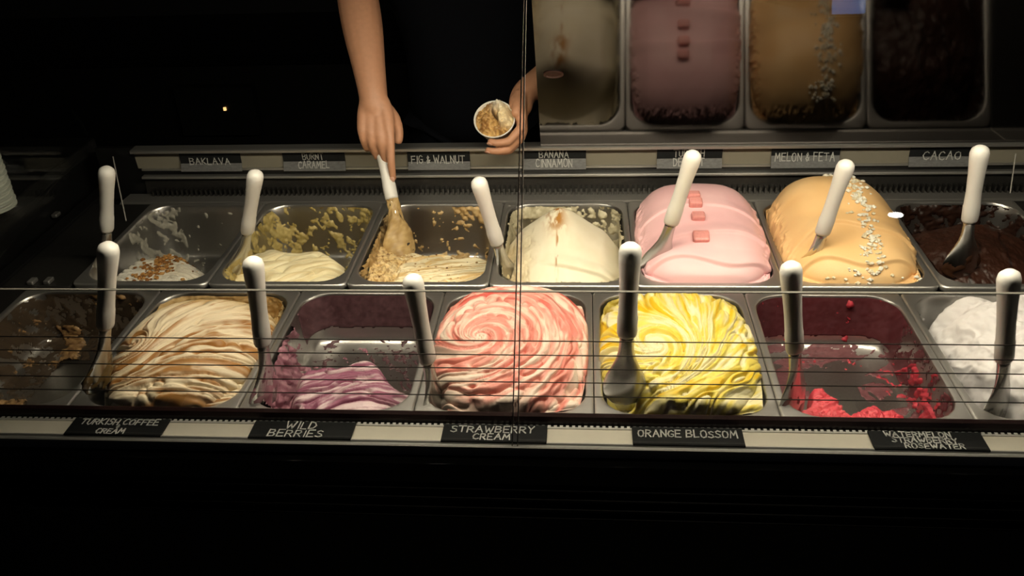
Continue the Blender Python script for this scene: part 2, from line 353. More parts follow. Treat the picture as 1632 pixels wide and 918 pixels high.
# ---------------------------------------------------------------- gelato
def lic(fx, fy, seed, blur=1, steps=34, h=1.0):
    ny, nx = fx.shape; rs = np.random.RandomState(seed); n = rs.rand(ny, nx)
    for _ in range(blur):
        n = (n+np.roll(n, 1, 0)+np.roll(n, -1, 0)+np.roll(n, 1, 1)+np.roll(n, -1, 1))/5
    yy, xx = np.mgrid[0:ny, 0:nx].astype(float); acc = n.copy()
    for sg in (1, -1):
        px, py = xx.copy(), yy.copy()
        for _ in range(steps):
            ix = np.clip(np.rint(px).astype(int), 0, nx-1); iy = np.clip(np.rint(py).astype(int), 0, ny-1)
            px += sg*h*fx[iy, ix]; py += sg*h*fy[iy, ix]
            x0 = np.clip(np.floor(px).astype(int), 0, nx-2); y0 = np.clip(np.floor(py).astype(int), 0, ny-2)
            a = np.clip(px-x0, 0, 1); b = np.clip(py-y0, 0, 1)
            acc += (n[y0, x0]*(1-a)+n[y0, x0+1]*a)*(1-b)+(n[y0+1, x0]*(1-a)+n[y0+1, x0+1]*a)*b
    r = np.empty(acc.size); r[np.argsort(acc.ravel())] = np.linspace(0, 1, acc.size); return r.reshape(acc.shape)
NX, NY = 230, 250
UU, VV = np.meshgrid(np.linspace(-1, 1, NX), np.linspace(-1, 1, NY))
def flow(vort):
    """unit flow in grid steps round a list of (u, v, strength, inward) swirl centres plus (du, dv) drifts"""
    X, Y = UU*OX, VV*OY; fx = np.zeros_like(X); fy = np.zeros_like(X)
    for q in vort:
        if len(q) == 2: fx += q[0]; fy += q[1]; continue
        if len(q) == 3:                     # a fan of strokes turning from angle q[0] at the front to q[1] at the back
            an = q[0]+(q[1]-q[0])*sm(-1, .7, VV); fx += q[2]*np.cos(an); fy += q[2]*np.sin(an); continue
        u, v, st, inw, ex, rot = q[:6]; dx, dy = X-u*OX, Y-v*OY; ca, sa = math.cos(rot), math.sin(rot)
        a, b = (dx*ca+dy*sa)*ex, -dx*sa+dy*ca; r = np.sqrt(a*a+b*b)+.004; ta, tb = -b/r-inw*a/r, (a/r-inw*b/r)
        ta, tb = ta*1.0, tb*ex; st = st/(1+(r/q[6])**2) if len(q) > 6 else st; fx += st*(ta*ca-tb*sa); fy += st*(ta*sa+tb*ca)
    w = .9*(fbm(UU*1.6, VV*2.0, 40, 2)-.5); fx, fy = fx*np.cos(w)-fy*np.sin(w), fx*np.sin(w)+fy*np.cos(w)
    gx, gy = fx/(2*OX/(NX-1)), fy/(2*OY/(NY-1)); m = np.sqrt(gx*gx+gy*gy)+1e-9; return gx/m, gy/m
def hump(s, n, p=.6):
    t = (s*n) % 1.0; return (4*t*(1-t))**p
def dome(U, V, p=3.0, q=2.2, s=.62):
    rho = np.clip((np.abs(U)**p+np.abs(V)**p)**(1/p), 0, 1); return (1-rho**q)**s
def lerp(a, b, t): return np.asarray(a)*(1-t[..., None])+np.asarray(b)*t[..., None]
def gelato(row, k, label, Z, disp, col, bulge=.0, group=None, c_sq=.40):
    c = pan_center(row, k); D = DEPTH[row]
    mm = sm(.95, 1.0, np.maximum(np.abs(UU), np.abs(VV))); Z = np.where(Z > -.004, Z*(1-mm)-.004*mm, Z)
    hw = np.interp(Z, [-D, -D+.004, -D+.022, -.02, 0, .03], [OX-.03, OX-.016, OX-.0075, OX-.002, OX+bulge, OX+bulge])
    hl = hw-OX+OY
    X = hw*UU*np.sqrt(1-c_sq*VV**2*.5); Y = hl*VV*np.sqrt(1-c_sq*UU**2*.5)
    P = np.stack([X, Y, Z], 2); N = np.cross(np.gradient(P, axis=1), np.gradient(P, axis=0)); N /= np.linalg.norm(N, axis=2, keepdims=True)+1e-12
    edge = sm(0, .05, 1-np.maximum(np.abs(UU), np.abs(VV)))
    P = P+N*(disp*(.25+.75*edge))[..., None]
    keep = P[..., 2] > -D-.0015
    K = keep[:-1, :-1] | keep[1:, :-1] | keep[:-1, 1:] | keep[1:, 1:]
    vm = np.zeros_like(keep); vm[:-1, :-1] |= K; vm[1:, :-1] |= K; vm[:-1, 1:] |= K; vm[1:, 1:] |= K
    idx = -np.ones(keep.shape, int); idx[vm] = np.arange(vm.sum()); ii, jj = np.nonzero(K)
    F = np.stack([idx[ii, jj], idx[ii, jj+1], idx[ii+1, jj+1], idx[ii+1, jj]], 1)
    V = P[vm]+c; mb = MB(); mb.v = V.tolist(); mb.f = F.tolist(); mb.m = [0]*len(F); mb.c = np.clip(col[vm], 0, 1)
    o = obj('gelato', mb, GEL, None, loc=(c[0], c[1], float(V[:, 2].min())), smooth=True)
    return tag(o, label, 'gelato', group), P+c
def crumbs(name, label, P, pts, size, cols, seed, cat, jag=.35):
    """loose bits scattered on a gelato surface P at (u, v) points: one countless heap"""
    rs = random.Random(seed); mb = MB(); cc = []
    for u, v in pts:
        j = int((u+1)/2*(NX-1)); i = int((v+1)/2*(NY-1))
        if not (0 <= i < NY and 0 <= j < NX): continue
        p = P[i, j]; r = size*rs.uniform(.5, 1.3); base = [(1, 0, 0), (-1, 0, 0), (0, 1, 0), (0, -1, 0), (0, 0, 1), (0, 0, -.6)]
        base += [(.6, .6, .6), (-.6, .6, .6), (.6, -.6, .6), (-.6, -.6, .6)]
        v8 = [(p[0]+q[0]*r*rs.uniform(1-jag, 1+jag), p[1]+q[1]*r*rs.uniform(1-jag, 1+jag), p[2]+r*.25+q[2]*r*rs.uniform(1-jag, 1+jag)*.8) for q in base]
        mb.add(v8, [(4, 6, 7), (4, 7, 9), (4, 9, 8), (4, 8, 6), (0, 2, 6), (2, 7, 6), (2, 1, 7), (1, 9, 7), (1, 3, 9), (3, 8, 9), (3, 0, 8), (0, 6, 8), (5, 2, 0), (5, 1, 2), (5, 3, 1), (5, 0, 3)])
        cc += [rs.choice(cols)]*10
    mb.c = np.array(cc); o = obj(name, mb, CRUMB); o['kind'] = 'stuff'; return tag(o, label, cat)

# --- pans, front row
pf = {1: make_pan('f', 1, 'nearly empty steel pan with brown smears at the left end of the front row'),
      2: make_pan('f', 2, 'steel pan heaped with brown and cream coffee swirl in the front row'),
      3: make_pan('f', 3, 'nearly empty steel pan with purple berry gelato left at its front edge'),
      4: make_pan('f', 4, 'steel pan filled with red and cream strawberry swirl'),
      5: make_pan('f', 5, 'steel pan filled with yellow and cream orange blossom swirl'),
      6: make_pan('f', 6, 'scraped out steel pan with red watermelon sorbet smears'),
      7: make_pan('f', 7, 'steel pan of lumpy white gelato at the right end of the front row')}
pb = {1: make_pan('b', 1, 'steel pan with a little white baklava gelato leftmost of the back row'),
      2: make_pan('b', 2, 'steel pan with yellow smears and a low layer of burnt caramel gelato'),
      3: make_pan('b', 3, 'steel pan of crumbly beige fig and walnut gelato being scooped'),
      4: make_pan('b', 4, 'steel pan half full of cream banana gelato dusted with cinnamon'),
      5: make_pan('b', 5, 'steel pan overflowing with a smooth pink mound'),
      6: make_pan('b', 6, 'steel pan overflowing with a tall smooth orange mound'),
      7: make_pan('b', 7, 'steel pan of dark chocolate gelato at the right end of the back row')}
def cf(a, b):
    return lambda u, v, h, w, n: lerp(a, b, np.clip(n*1.6-.3, 0, 1))
residue(pf[1], 'f', 1, lambda u, v, h, n: -.14+.22*sm(.3, 0, np.abs(u+v*.5))*(h < .3)+.16*(v > .6)*(u > -.1)*sm(.5, .9, h)+.22*(u < -.1)*(v < -.2)*(h < .3)-.05*(u > .2), cf((.16, .08, .035), (.42, .26, .11)), seed=2)
residue(pf[2], 'f', 2, lambda u, v, h, n: -.35+.5*(v > .55), cf((.50, .33, .13), (.68, .50, .25)), seed=4, thick=.008)
residue(pf[3], 'f', 3, lambda u, v, h, n: -.17+.27*sm(-.5, -.95, u)*sm(.8, .0, v)-.05*(v > .8)+.02*(h < .1), cf((.22, .07, .11), (.52, .28, .33)), seed=6, thick=.009)
residue(pf[4], 'f', 4, lambda u, v, h, n: -.30+.12*(v > .6)-.2*(v < -.8), cf((.45, .05, .04), (.7, .3, .25)), seed=8)
residue(pf[5], 'f', 5, lambda u, v, h, n: -.20+.36*(v > .6)-.2*(v < -.8), cf((.62, .50, .08), (.85, .75, .3)), seed=10, thick=.007)
residue(pf[6], 'f', 6, lambda u, v, h, n: -.15+.22*sm(-.75, -.95, u)*sm(.4, -.3, v)*(h < .6)+.05*sm(.6, .9, u)+.24*sm(.62, .92, u)*sm(-.15, -.6, v)*(h < .45)-.02*(h < .1)+.13*np.exp(-((u-.42)/.12)**2)*(v > .6)*(h < .35), cf((.28, .02, .035), (.66, .07, .10)), seed=12, thick=.007)
residue(pf[6], 'f', 6, lambda u, v, h, n: np.where((v > .55) & (h > .14+.12*n), .32, -.6)+.75*(u > .88)*(n > .46)+.70*(h < .08)*(fbm(u*1.3+v*2, v*7-u*3, 3, 4) > .47), lambda u, v, h, w, n: lerp(lerp((.075, .010, .013), (.12, .045, .052), sm(.2, .05, h)), lerp((.13, .04, .05), (.22, .09, .10), sm(.2, .05, h)), np.clip(n*1.4-.2, 0, 1)), seed=14, thick=.0012, name='thin_film')
residue(pf[3], 'f', 3, lambda u, v, h, n: np.where((v > .6) & (h > .2+.2*n), .3, -.6)+.62*(h < .08)*(n > .53), lambda u, v, h, w, n: lerp((.06, .025, .03), (.14, .07, .08), np.clip(n*1.4-.2, 0, 1)), seed=15, thick=.0010, name='thin_film')
residue(pf[7], 'f', 7, lambda u, v, h, n: -.25+.1*(u < -.7), cf((.6, .58, .58), (.75, .73, .73)), seed=16)
residue(pb[1], 'b', 1, lambda u, v, h, n: -.17+.14*(u < -.5)*(v > .2)+.05*(v > .8), cf((.25, .24, .20), (.42, .39, .32)), seed=20, thick=.003)
residue(pb[2], 'b', 2, lambda u, v, h, n: -.07+.07*sm(-.2, -.9, u)+.04*(v > .8), cf((.34, .25, .07), (.62, .49, .20)), seed=22, thick=.005)
residue(pb[3], 'b', 3, lambda u, v, h, n: -.09+.16*sm(-.7, -.95, u)+.04*(v > .8)*(u > .2), cf((.36, .21, .07), (.68, .49, .24)), seed=24, thick=.008)
residue(pb[4], 'b', 4, lambda u, v, h, n: -.06+.18*sm(-.75, -.95, u)+.10*(h > .75)+.08*sm(.6, .95, u), cf((.48, .42, .27), (.72, .66, .48)), seed=26, thick=.007)
residue(pb[7], 'b', 7, lambda u, v, h, n: .02+0*u, cf((.012, .005, .003), (.032, .012, .007)), seed=28, thick=.005)

residue(pf[1], 'f', 1, lambda u, v, h, n: .05+.5*(n-.48), lambda u, v, h, w, n: lerp((.040, .028, .018), (.085, .058, .036), np.clip(n*1.4-.2, 0, 1)), seed=17, thick=.0010, name='thin_film')
# --- F2 coffee swirl
def swirl(vort, seed, blur=2, s2=1):
    fx, fy = flow(vort); a = lic(fx, fy, seed, 80, 100); b = lic(fx, fy, seed+1, 8, 60); return a, b
a, b = swirl([(-.60, -.30, 2.6, .25, 1.2, .4, .034), (-.05, 1.05, .8)], 101)
Z = -.012-.035*sm(.45, 1, VV)-.03*sm(-.62, -.95, UU)*sm(-.55, -.9, VV)+.055*dome(UU, VV*.96+.06, 2.6, 2.0, .6)*(1-.25*sm(.2, 1, VV))
disp = .0095*(hump(a, 3)-.5)+.0020*(hump(b, 2)-.5)
col = lerp((.82, .70, .50), (.40, .19, .055), sm(.42, .90, .6*b+.4*hump(a, 2, 1)))
col = lerp(col, (.62, .44, .20), sm(.35, .8, VV+.25*fbm(UU*4, VV*4, 3)))
rough = fbm(UU*16, VV*16, 5, 4)
disp = disp+.012*(rough-.5)*sm(.55, .85, VV)
gelato('f', 2, 'heaped coffee gelato swirled brown and cream behind the first front label', Z, disp, col, .003)
# --- F3 wild berries remnant
fx, fy = flow([(1, .28)]); a = lic(fx, fy, 111, 60, 90); b = lic(fx, fy, 112, 3, 50)
crest = -.02+.20*sm(-.75, -.05, UU)-.42*sm(.1, .9, UU)+.05*np.sin(UU*9)
Z = -.104+.062*sm(crest+.16, crest-.22, VV)*sm(-.98, -.6, UU)*(1-.45*sm(.35, .98, UU))-.02*sm(-.3, -1, VV)
disp = (.012*(hump(a, 2.5)-.5)+.002*(hump(b, 2)-.5))*sm(-.1, .02, crest+.12-VV)
col = lerp((.70, .54, .56), (.30, .105, .17), sm(.3, .75, .6*b+.4*hump(a, 2, 1)))
gelato('f', 3, 'low ripple of purple and cream berry gelato at the front of its pan', Z, disp, col)
# --- F4 strawberry swirl
a, b = swirl([(-.38, -.28, 1.0, .22, 1.15, .9), (.5, .75, .35, .1, 1, 0)], 121)
Z = -.002-.026*sm(.75, 1, VV)-.03*sm(-.7, -.97, UU)*sm(-.55, -.9, VV)+.052*dome(UU, VV*.95+.0, 2.8, 2.2, .6)
disp = .0095*(hump(a, 3.4)-.5)+.0020*(hump(b, 2)-.5)+.008*(fbm(UU*14, VV*14, 6, 4)-.5)*sm(.7, .9, VV)
t = .6*b+.4*hump(a, 3, 1)
col = lerp((.80, .65, .54), (.74, .33, .27), sm(.30, .70, t)); col = lerp(col, (.58, .05, .035), sm(.68, .90, t)*(.35+.65*sm(.2, .9, VV+.3*rough)))
gelato('f', 4, 'rounded strawberry gelato swirled pink, red and cream', Z, disp, col, .004)
# --- F5 orange blossom swirl
a, b = swirl([(-.28, -.36, 2.6, .2, 1.2, .35, .060), (.15, 1.35, .6)], 131)
Z = -.002-.034*sm(.62, 1, VV)-.055*sm(-.30, -.75, UU)*sm(-.62, -.90, VV)+.048*dome(UU, VV*.95+.03, 2.8, 2.2, .6)
disp = .0095*(hump(a, 3.4)-.5)+.0018*(hump(b, 2)-.5)+.012*(fbm(UU*15, VV*15, 8, 4)-.5)*sm(.5, .75, VV)
t = .55*b+.45*hump(a, 3, 1)
col = lerp((.82, .76, .48), (.80, .66, .13), sm(.35, .70, t)); col = lerp(col, (.80, .52, .02), sm(.78, .92, t)); col = lerp(col, (.76, .64, .12), .7*sm(.5, .8, VV))
gelato('f', 5, 'domed orange blossom gelato swirled yellow and cream', Z, disp, col, .003)
# --- F6 watermelon remnant
n1 = fbm(UU*4, VV*4, 9, 4); crest = -.62+.42*np.exp(-((UU+.42)/.17)**2)-.25*sm(.45, .8, UU)+.12*np.exp(-((UU-.22)/.22)**2)
Z = -.103+.060*sm(crest+.12, crest-.10, VV+.15*(n1-.5))*sm(-1.1, -.7, UU)
fx, fy = flow([(1, .1)]); a = lic(fx, fy, 141, 10, 40)
disp = (.006*(hump(a, 3)-.5)+.014*(fbm(UU*9, VV*9, 10, 4)-.5))*sm(-.05, .05, crest+.06-VV)
col = lerp((.62, .045, .075), (.72, .11, .13), fbm(UU*12, VV*12, 12, 3))
gelato('f', 6, 'scraps of bright red watermelon sorbet along the front of the pan', Z, disp, col)
# --- F7 white lumpy
lum = fbm(UU*2.2+1, VV*2.6, 13, 3); ridg = 1-np.abs(2*fbm(UU*3.2, VV*3.2+UU, 14, 4)-1)
Z = -.045-.03*sm(-.25, -.95, UU)*sm(-.3, -.9, VV)-.05*sm(.45, 1, VV)*sm(.1, -.9, UU)+.105*dome(UU*.9-.12, VV*.95, 2.4, 2, .7)
disp = .044*(lum-.5)+.016*(ridg-.6)+.005*(fbm(UU*10, VV*10, 15, 3)-.5)
col = lerp((.78, .75, .76), (.86, .84, .84), lum)
gelato('f', 7, 'lumpy white gelato heaped at the right end of the front row', Z, disp, col, .002)
# --- B1 baklava remnant
n1 = fbm(UU*3, VV*3, 17, 4); fx, fy = flow([(1, -.1)]); a = lic(fx, fy, 151, 12, 50)
crest = .30-.32*sm(-.2, .9, UU)+.12*np.exp(-((UU+.3)/.3)**2)-.5*sm(-.7, -1.0, UU)
Z = -.134+.090*sm(crest+.24, crest-.45, VV)*(1-.5*sm(.2, .95, UU))
disp = (.007*(hump(a, 3)-.5)+.006*(n1-.5))*sm(-.1, .05, crest+.15-VV)
col = lerp((.80, .76, .66), (.66, .60, .48), sm(.5, .9, n1+.2*a))
_, P = gelato('b', 1, 'last white scoop of baklava gelato topped with brown nuts', Z, disp, col)
rs = random.Random(5); pts = []
for i in range(230):
    v = rs.gauss(-.18, .30); u = -.22+.22*(v+.2)+rs.gauss(0, .11); pts.append((u, min(.18, v)))
for i in range(40): pts.append((rs.uniform(-.7, .5), rs.uniform(-.7, .1)))
crumbs('nut_crumbs', 'chopped brown nuts sprinkled on the white baklava gelato', P, pts, .0042, [(.30, .12, .025), (.45, .21, .05), (.22, .09, .02), (.52, .28, .09)], 2, 'nuts')
# --- B2 burnt caramel
fx, fy = flow([(1, .42)]); a = lic(fx, fy, 161, 120, 120); b = lic(fx, fy, 162, 3, 50); n1 = fbm(UU*3, VV*3, 19, 4)
crest = .42-.30*sm(-.1, .95, UU)-.25*sm(-.75, -1, UU)+.05*np.sin(UU*7)
Z = -.132+.098*sm(crest+.22, crest-.45, VV)*(1-.35*sm(.55, 1, UU))-.012*sm(-.5, -1, VV)
disp = (.013*(hump(a, 2.4)-.5)+.0015*(hump(b, 2)-.5))*sm(-.1, .05, crest+.15-VV)
col = lerp((.86, .77, .50), (.72, .56, .26), sm(.4, .95, .5*hump(a, 2.4, 1)+.5*b))
gelato('b', 2, 'pale yellow burnt caramel gelato smoothed low in its pan', Z, disp, lerp(col, (.9, .82, .58), .3*np.ones_like(UU)))
# --- B3 fig and walnut
fx, fy = flow([(1, .25)]); a = lic(fx, fy, 171, 40, 90); b = lic(fx, fy, 172, 2, 40); n1 = fbm(UU*10, VV*10, 21, 4); n2 = fbm(UU*30, VV*30, 22, 3)
crest = .52-.12*sm(-.2, .9, UU)+.04*np.sin(UU*11)
Z = -.130+.088*sm(crest+.18, crest-.5, VV)+.012*sm(-.5, -.95, UU)-.010*sm(-.5, -1, VV)
grain = sm(.25, .55, VV+.5*(n1-.5))+sm(-.35, -.7, UU+.4*(n1-.5)); grain = np.clip(grain, 0, 1)
disp = (.007*(hump(a, 3)-.5)*(1-grain)+.016*(n1-.5)*grain+.007*(n2-.5)*grain)*sm(-.1, .05, crest+.15-VV)
col = lerp((.84, .74, .50), (.66, .46, .20), sm(.35, .9, b)); col = lerp(col, lerp((.72, .52, .24), (.34, .19, .06), sm(.45, .7, n2)), grain*.85)
col = lerp(col, (.80, .76, .66), .8*sm(.25, .0, np.abs(VV-.42))*sm(.1, .4, UU)*sm(.95, .7, UU))
_, P = gelato('b', 3, 'crumbly beige fig and walnut gelato in the pan under the scooping hand', Z, disp, col)
rs = random.Random(8)
crumbs('walnut_bits', 'dark walnut bits scattered through the beige fig gelato', P, [(rs.uniform(-.95, .8), rs.uniform(-.9, .4)) for _ in range(90)], .0020, [(.16, .07, .02), (.28, .14, .04), (.40, .24, .08)], 3, 'nuts')
# --- B4 banana cinnamon
n1 = fbm(UU*8, VV*8, 23, 4); px_, py_ = -.05, .15
rr_ = np.sqrt(((UU-px_)/1.05)**2+((VV-py_)/1.15)**2*np.where(VV > py_, 3.2, 1.0))
Z = -.034+.092*(1-np.clip(rr_/1.1, 0, 1)**1.5)*.75+.020*(1-sm(0, .6, rr_))-.045*sm(.2, .8, VV)-.016*sm(-.55, -1, VV)-.018*sm(.6, 1, np.abs(UU))
cre = sm(-.045, 0, VV+.62+.10*UU-.12*UU**2)*sm(.16, .0, VV+.62+.10*UU-.12*UU**2)
left = sm(-.35, -.75, UU+.3*(n1-.5))*sm(.3, -.2, VV)
disp = .006*cre*sm(-.5, .1, UU)+.018*(n1-.5)*left+.003*(fbm(UU*3, VV*3, 24, 3)-.5)
col = lerp((.84, .78, .62), (.76, .68, .50), n1); col = lerp(col, (.66, .54, .33), left*.8)
cin = np.exp(-((UU+.12+.03*np.sin(VV*5))/.15)**2)*sm(-.30, -.02, VV)*sm(.35, .2, VV)*sm(.32, .55, fbm(UU*14, VV*9, 25, 4))
cin = np.maximum(cin, .8*np.exp(-((UU+.09)/.022)**2)*sm(.2, -.1, VV)*sm(-.9, -.6, VV)*sm(.35, .6, fbm(UU*20, VV*7, 26, 3)))
col = lerp(col, (.40, .18, .04), np.clip(cin*1.2, 0, 1))
_, P = gelato('b', 4, 'cream banana gelato peak with a streak of brown cinnamon', Z, disp, col, .001)
# --- B5 turkish delight
n1 = fbm(UU*2.5, VV*2.5, 27, 3); ragged = fbm(UU*22, VV*22, 28, 3)
Z5 = -.006+.084*dome(UU, VV*.97-.03, 5.0, 3.4, .60)*(.66+.34*sm(-.9, .45, VV))*(1-.10*np.abs(UU)**2)
def fold(f, w=.05): return sm(-.02, .02, f)*sm(w*4, 0, f)
disp = .005*fold(VV+.46+.10*UU**2-.08*UU)+.006*fold(VV+.83+.05*np.sin(UU*4))+.003*fold(VV-.02+.12*UU**2)+.003*(n1-.5)+.012*(ragged-.45)*sm(.80, .97, np.maximum(np.abs(UU), VV))
col = lerp((.82, .46, .49), (.86, .55, .56), n1)
_, P5 = gelato('b', 5, 'smooth pink rose gelato mound topped with cubes of jelly', Z5, disp, col, .004)
# --- B6 melon and feta
n1 = fbm(UU*2.2, VV*2.5, 30, 3)
Z6 = -.006+.108*dome(UU, VV*.97-.03, 4.0, 2.6, .60)*(.60+.40*sm(-.95, .4, VV))*(1-.16*sm(.1, 1, UU))
disp = .005*fold(VV+.42+.16*(UU-.1)**2+.05*np.sin(UU*5))+.006*fold(VV+.84+.04*np.sin(UU*5+1))+.004*(n1-.5)+.014*(fbm(UU*20, VV*20, 31, 3)-.45)*sm(.82, .97, np.maximum(np.abs(UU), VV))
col = lerp((.80, .47, .19), (.88, .60, .30), n1)
_, P6 = gelato('b', 6, 'tall smooth orange melon gelato mound with feta crumbs', Z6, disp, col, .004)
rs = random.Random(11); pts = []
for i in range(230):
    v = rs.uniform(-.92, .80); pts.append((.20-.05*v+rs.gauss(0, .07)*(.6+abs(math.sin(v*6))), v))
for i in range(30): pts.append((rs.gauss(.15, .35), rs.uniform(-1, -.9)))
crumbs('feta_crumbs', 'white feta crumbs strewn in a line down the orange mound', P6, pts, .0040, [(.76, .72, .60), (.68, .60, .42), (.80, .78, .68)], 4, 'cheese')
# --- B7 chocolate
n1 = fbm(UU*3, VV*3, 33, 4)
Z = -.055+.060*dome(UU*.9, VV*.95, 2.6, 2, .7)-.03*sm(.3, 1, VV)
disp = .018*(n1-.5)+.006*(fbm(UU*10, VV*10, 34, 4)-.5)
syr = sm(.04, .0, np.abs(UU+.15-.35*VV+.1*np.sin(VV*7)))+sm(.03, 0, np.abs(UU-.30-.2*VV))
col = lerp(lerp((.026, .009, .005), (.045, .016, .009), n1), (.008, .003, .002), np.clip(syr, 0, 1))
gelato('b', 7, 'dark chocolate gelato with darker sauce streaks', Z, disp, col)
# jelly cubes on the pink mound
ROSE = mat('rose_jelly', (.72, .30, .28), .4, 0, .3, 300, var=.25, sss=.15)
cubes = [(-.08, -.52, 'largest sugared pink jelly cube, nearest the front of the pink mound'), (-.08, -.20, 'pink jelly cube second from the front of the pink mound'),
         (-.09, .03, 'pink jelly cube third from the front of the pink mound'), (-.10, .20, 'pink jelly cube at the back of the pink mound')]
for u, v, lb in cubes:
    i, j = int((v+1)/2*(NY-1)), int((u+1)/2*(NX-1)); p = P5[i, j]; w = .0150 if v < -.4 else .0125
    tx = P5[i, j+8]-P5[i, j-8]; ty = P5[i+8, j]-P5[i-8, j]; nn = np.cross(tx, ty); nn /= np.linalg.norm(nn); tx /= np.linalg.norm(tx); ty = np.cross(nn, tx)
    m = MB().box(-w, w, -w*.8, w*.8, -.010, .010)
    o = obj('jelly_cube', m, ROSE, local=True, loc=(p[0], p[1], p[2]+Z0), bev=.004)
    o.rotation_mode = 'QUATERNION'; o.rotation_quaternion = Matrix(np.array([tx, ty, nn]).T.tolist()).to_quaternion()
    tag(o, lb, 'sweet', 'jelly cubes on the pink mound')

# ---------------------------------------------------------------- spatulas
def spat_profiles():
    h = [(0, .0128, .0105), (.004, .0140, .0115), (.030, .0142, .0118), (.034, .0134, .0112), (.060, .0126, .0112), (.095, .0132, .0122), (.120, .0148, .0138), (.133, .0152, .0142), (.140, .0134, .0126), (.1445, .0085, .0080), (.146, .003, .003)]
    b = [(-.126, .006, .0012), (-.124, .018, .0016), (-.118, .0262, .0020), (-.108, .0305, .0022), (-.092, .0312, .0026), (-.074, .0270, .0032), (-.056, .0195, .0042), (-.040, .0135, .0058), (-.024, .0108, .0072), (-.008, .0100, .0078), (.003, .0100, .0078)]
    return h, b
def blade_mesh(off=0, noise=None, zmax=-.03):
    _, b = spat_profiles(); n = 28; mb = MB(); R = []; zz = np.linspace(-.125, 0, 40) if noise else [q[0] for q in b]
    zs = [q[0] for q in b]
    for z in zz:
        rx = np.interp(z, zs, [q[1] for q in b]); ry = np.interp(z, zs, [q[2] for q in b]); t = np.arange(n)*2*PI/n
        cx = rx*np.cos(t); cy = ry*np.sin(t)*(1.0)+.35*(np.abs(cx)**2)/.03*np.interp(z, [-.126, -.05, 0], [1, .6, 0])
        o = np.zeros(n)
        if noise is not None:
            o = .014*(fbm(np.cos(t)*3+noise, np.sin(t)*1.5+z*60, noise, 4)-.47+off-.3*sm(zmax-.03, zmax+.03, z)); o = np.clip(o, -.002, .006)
        R.append([(cx[i]+o[i]*math.cos(t[i]), cy[i]+o[i]*(1 if math.sin(t[i]) > 0 else -1)*abs(math.sin(t[i])), z) for i in range(n)])
    return mb.rings(R)
def spatula(top, direc, roll, label, smear=None, seed=1, zmax=-.05, cover=0):
    """top: end of the handle; direc: from there towards the blade tip"""
    d = Vector(direc).normalized(); zax = -d; org = Vector(top)+d*.146
    x = Vector((1, 0, 0)); x = (x-zax*x.dot(zax)).normalized(); y = zax.cross(x)
    x2 = x*math.cos(roll)+y*math.sin(roll); y2 = zax.cross(x2)
    t = thing('gelato_spatula', label, 'spatula', org, 'white handled spatulas standing in the pans')
    t.rotation_mode = 'QUATERNION'; t.rotation_quaternion = Matrix((x2, y2, zax)).transposed().to_quaternion()
    h, b = spat_profiles()
    obj('handle', MB().lathe(h, 28), HANDLE, t, local=True, smooth=True)
    bl = obj('blade', blade_mesh(), BLADE, t, local=True, smooth=True)
    if smear is not None:
        m = blade_mesh(cover, seed, zmax); v = np.array(m.v); n = fbm(v[:, 0]*150, v[:, 2]*150+v[:, 1]*80, seed, 3)
        m.c = lerp(smear[0], smear[1], n); o = obj('gelato_smear', m, GEL, bl, local=True, smooth=True); o['kind'] = 'stuff'
    return t
def sp(px0, y0, px1, y1, roll, label, **k):
    a, b = at(*px0, 1, y0), at(*px1, 1, y1); return spatula(a, b-a, roll, label, **k)
sp((173, 388), .034, (164, 612), .046, 1.35, 'white handled spatula standing in the coffee swirl', smear=((.06, .04, .015), (.22, .14, .05)), seed=3, zmax=-.07)
sp((402, 411), .034, (428, 620), .048, 1.2, 'white handled spatula standing in the purple berry pan', smear=((.25, .08, .12), (.5, .25, .3)), seed=4)
sp((656, 439), .034, (692, 628), .046, 1.15, 'thin looking spatula seen edge on beside the strawberry swirl', smear=None)
sp((1005, 388), .034, (995, 640), .045, .0, 'white handled spatula with wide bare blade in the yellow swirl', smear=None)
sp((1260, 419), .034, (1270, 625), .052, .75, 'white handled spatula standing in the scraped red sorbet pan', smear=((.3, .02, .04), (.5, .05, .08)), seed=6, zmax=-.09)
sp((1609, 432), .034, (1596, 640), .048, .6, 'white handled spatula stuck in the lumpy white gelato', smear=((.6, .58, .58), (.75, .73, .73)), seed=7, zmax=-.09)
sp((170, 267), .430, (170, 440), .470, 1.1, 'white handled spatula standing in the baklava pan', smear=None)
sp((408, 273), .430, (384, 440), .480, 1.0, 'white handled spatula standing in the burnt caramel pan', smear=((.4, .3, .1), (.6, .46, .2)), seed=9)
sp((761, 284), .430, (806, 432), .465, .7, 'white handled spatula leaning in the banana pan', smear=((.55, .45, .25), (.75, .66, .45)), seed=10, zmax=-.08)
sp((1107, 241), .415, (1043, 436), .445, .12, 'white handled spatula with bare blade against the pink mound', smear=((.7, .4, .42), (.8, .5, .5)), seed=11, zmax=-.11)
sp((1351, 256), .415, (1288, 436), .445, .2, 'white handled spatula coated in orange gelato beside the feta crumbs', smear=((.6, .36, .12), (.75, .5, .22)), seed=12, zmax=-.03, cover=.07)
sp((1563, 233), .415, (1532, 440), .450, .05, 'white handled spatula with broad blade in the chocolate pan', smear=((.03, .012, .006), (.07, .03, .015)), seed=13, zmax=-.08)
SP_T, SP_B = at(602, 208, 1, .722), at(640, 392, 1, .592)
held = spatula(SP_T, SP_B-SP_T, .55, 'spatula held by the server, scooping the fig gelato', smear=((.26, .14, .04), (.66, .48, .22)), seed=14, zmax=.02, cover=.16)
del held['group']

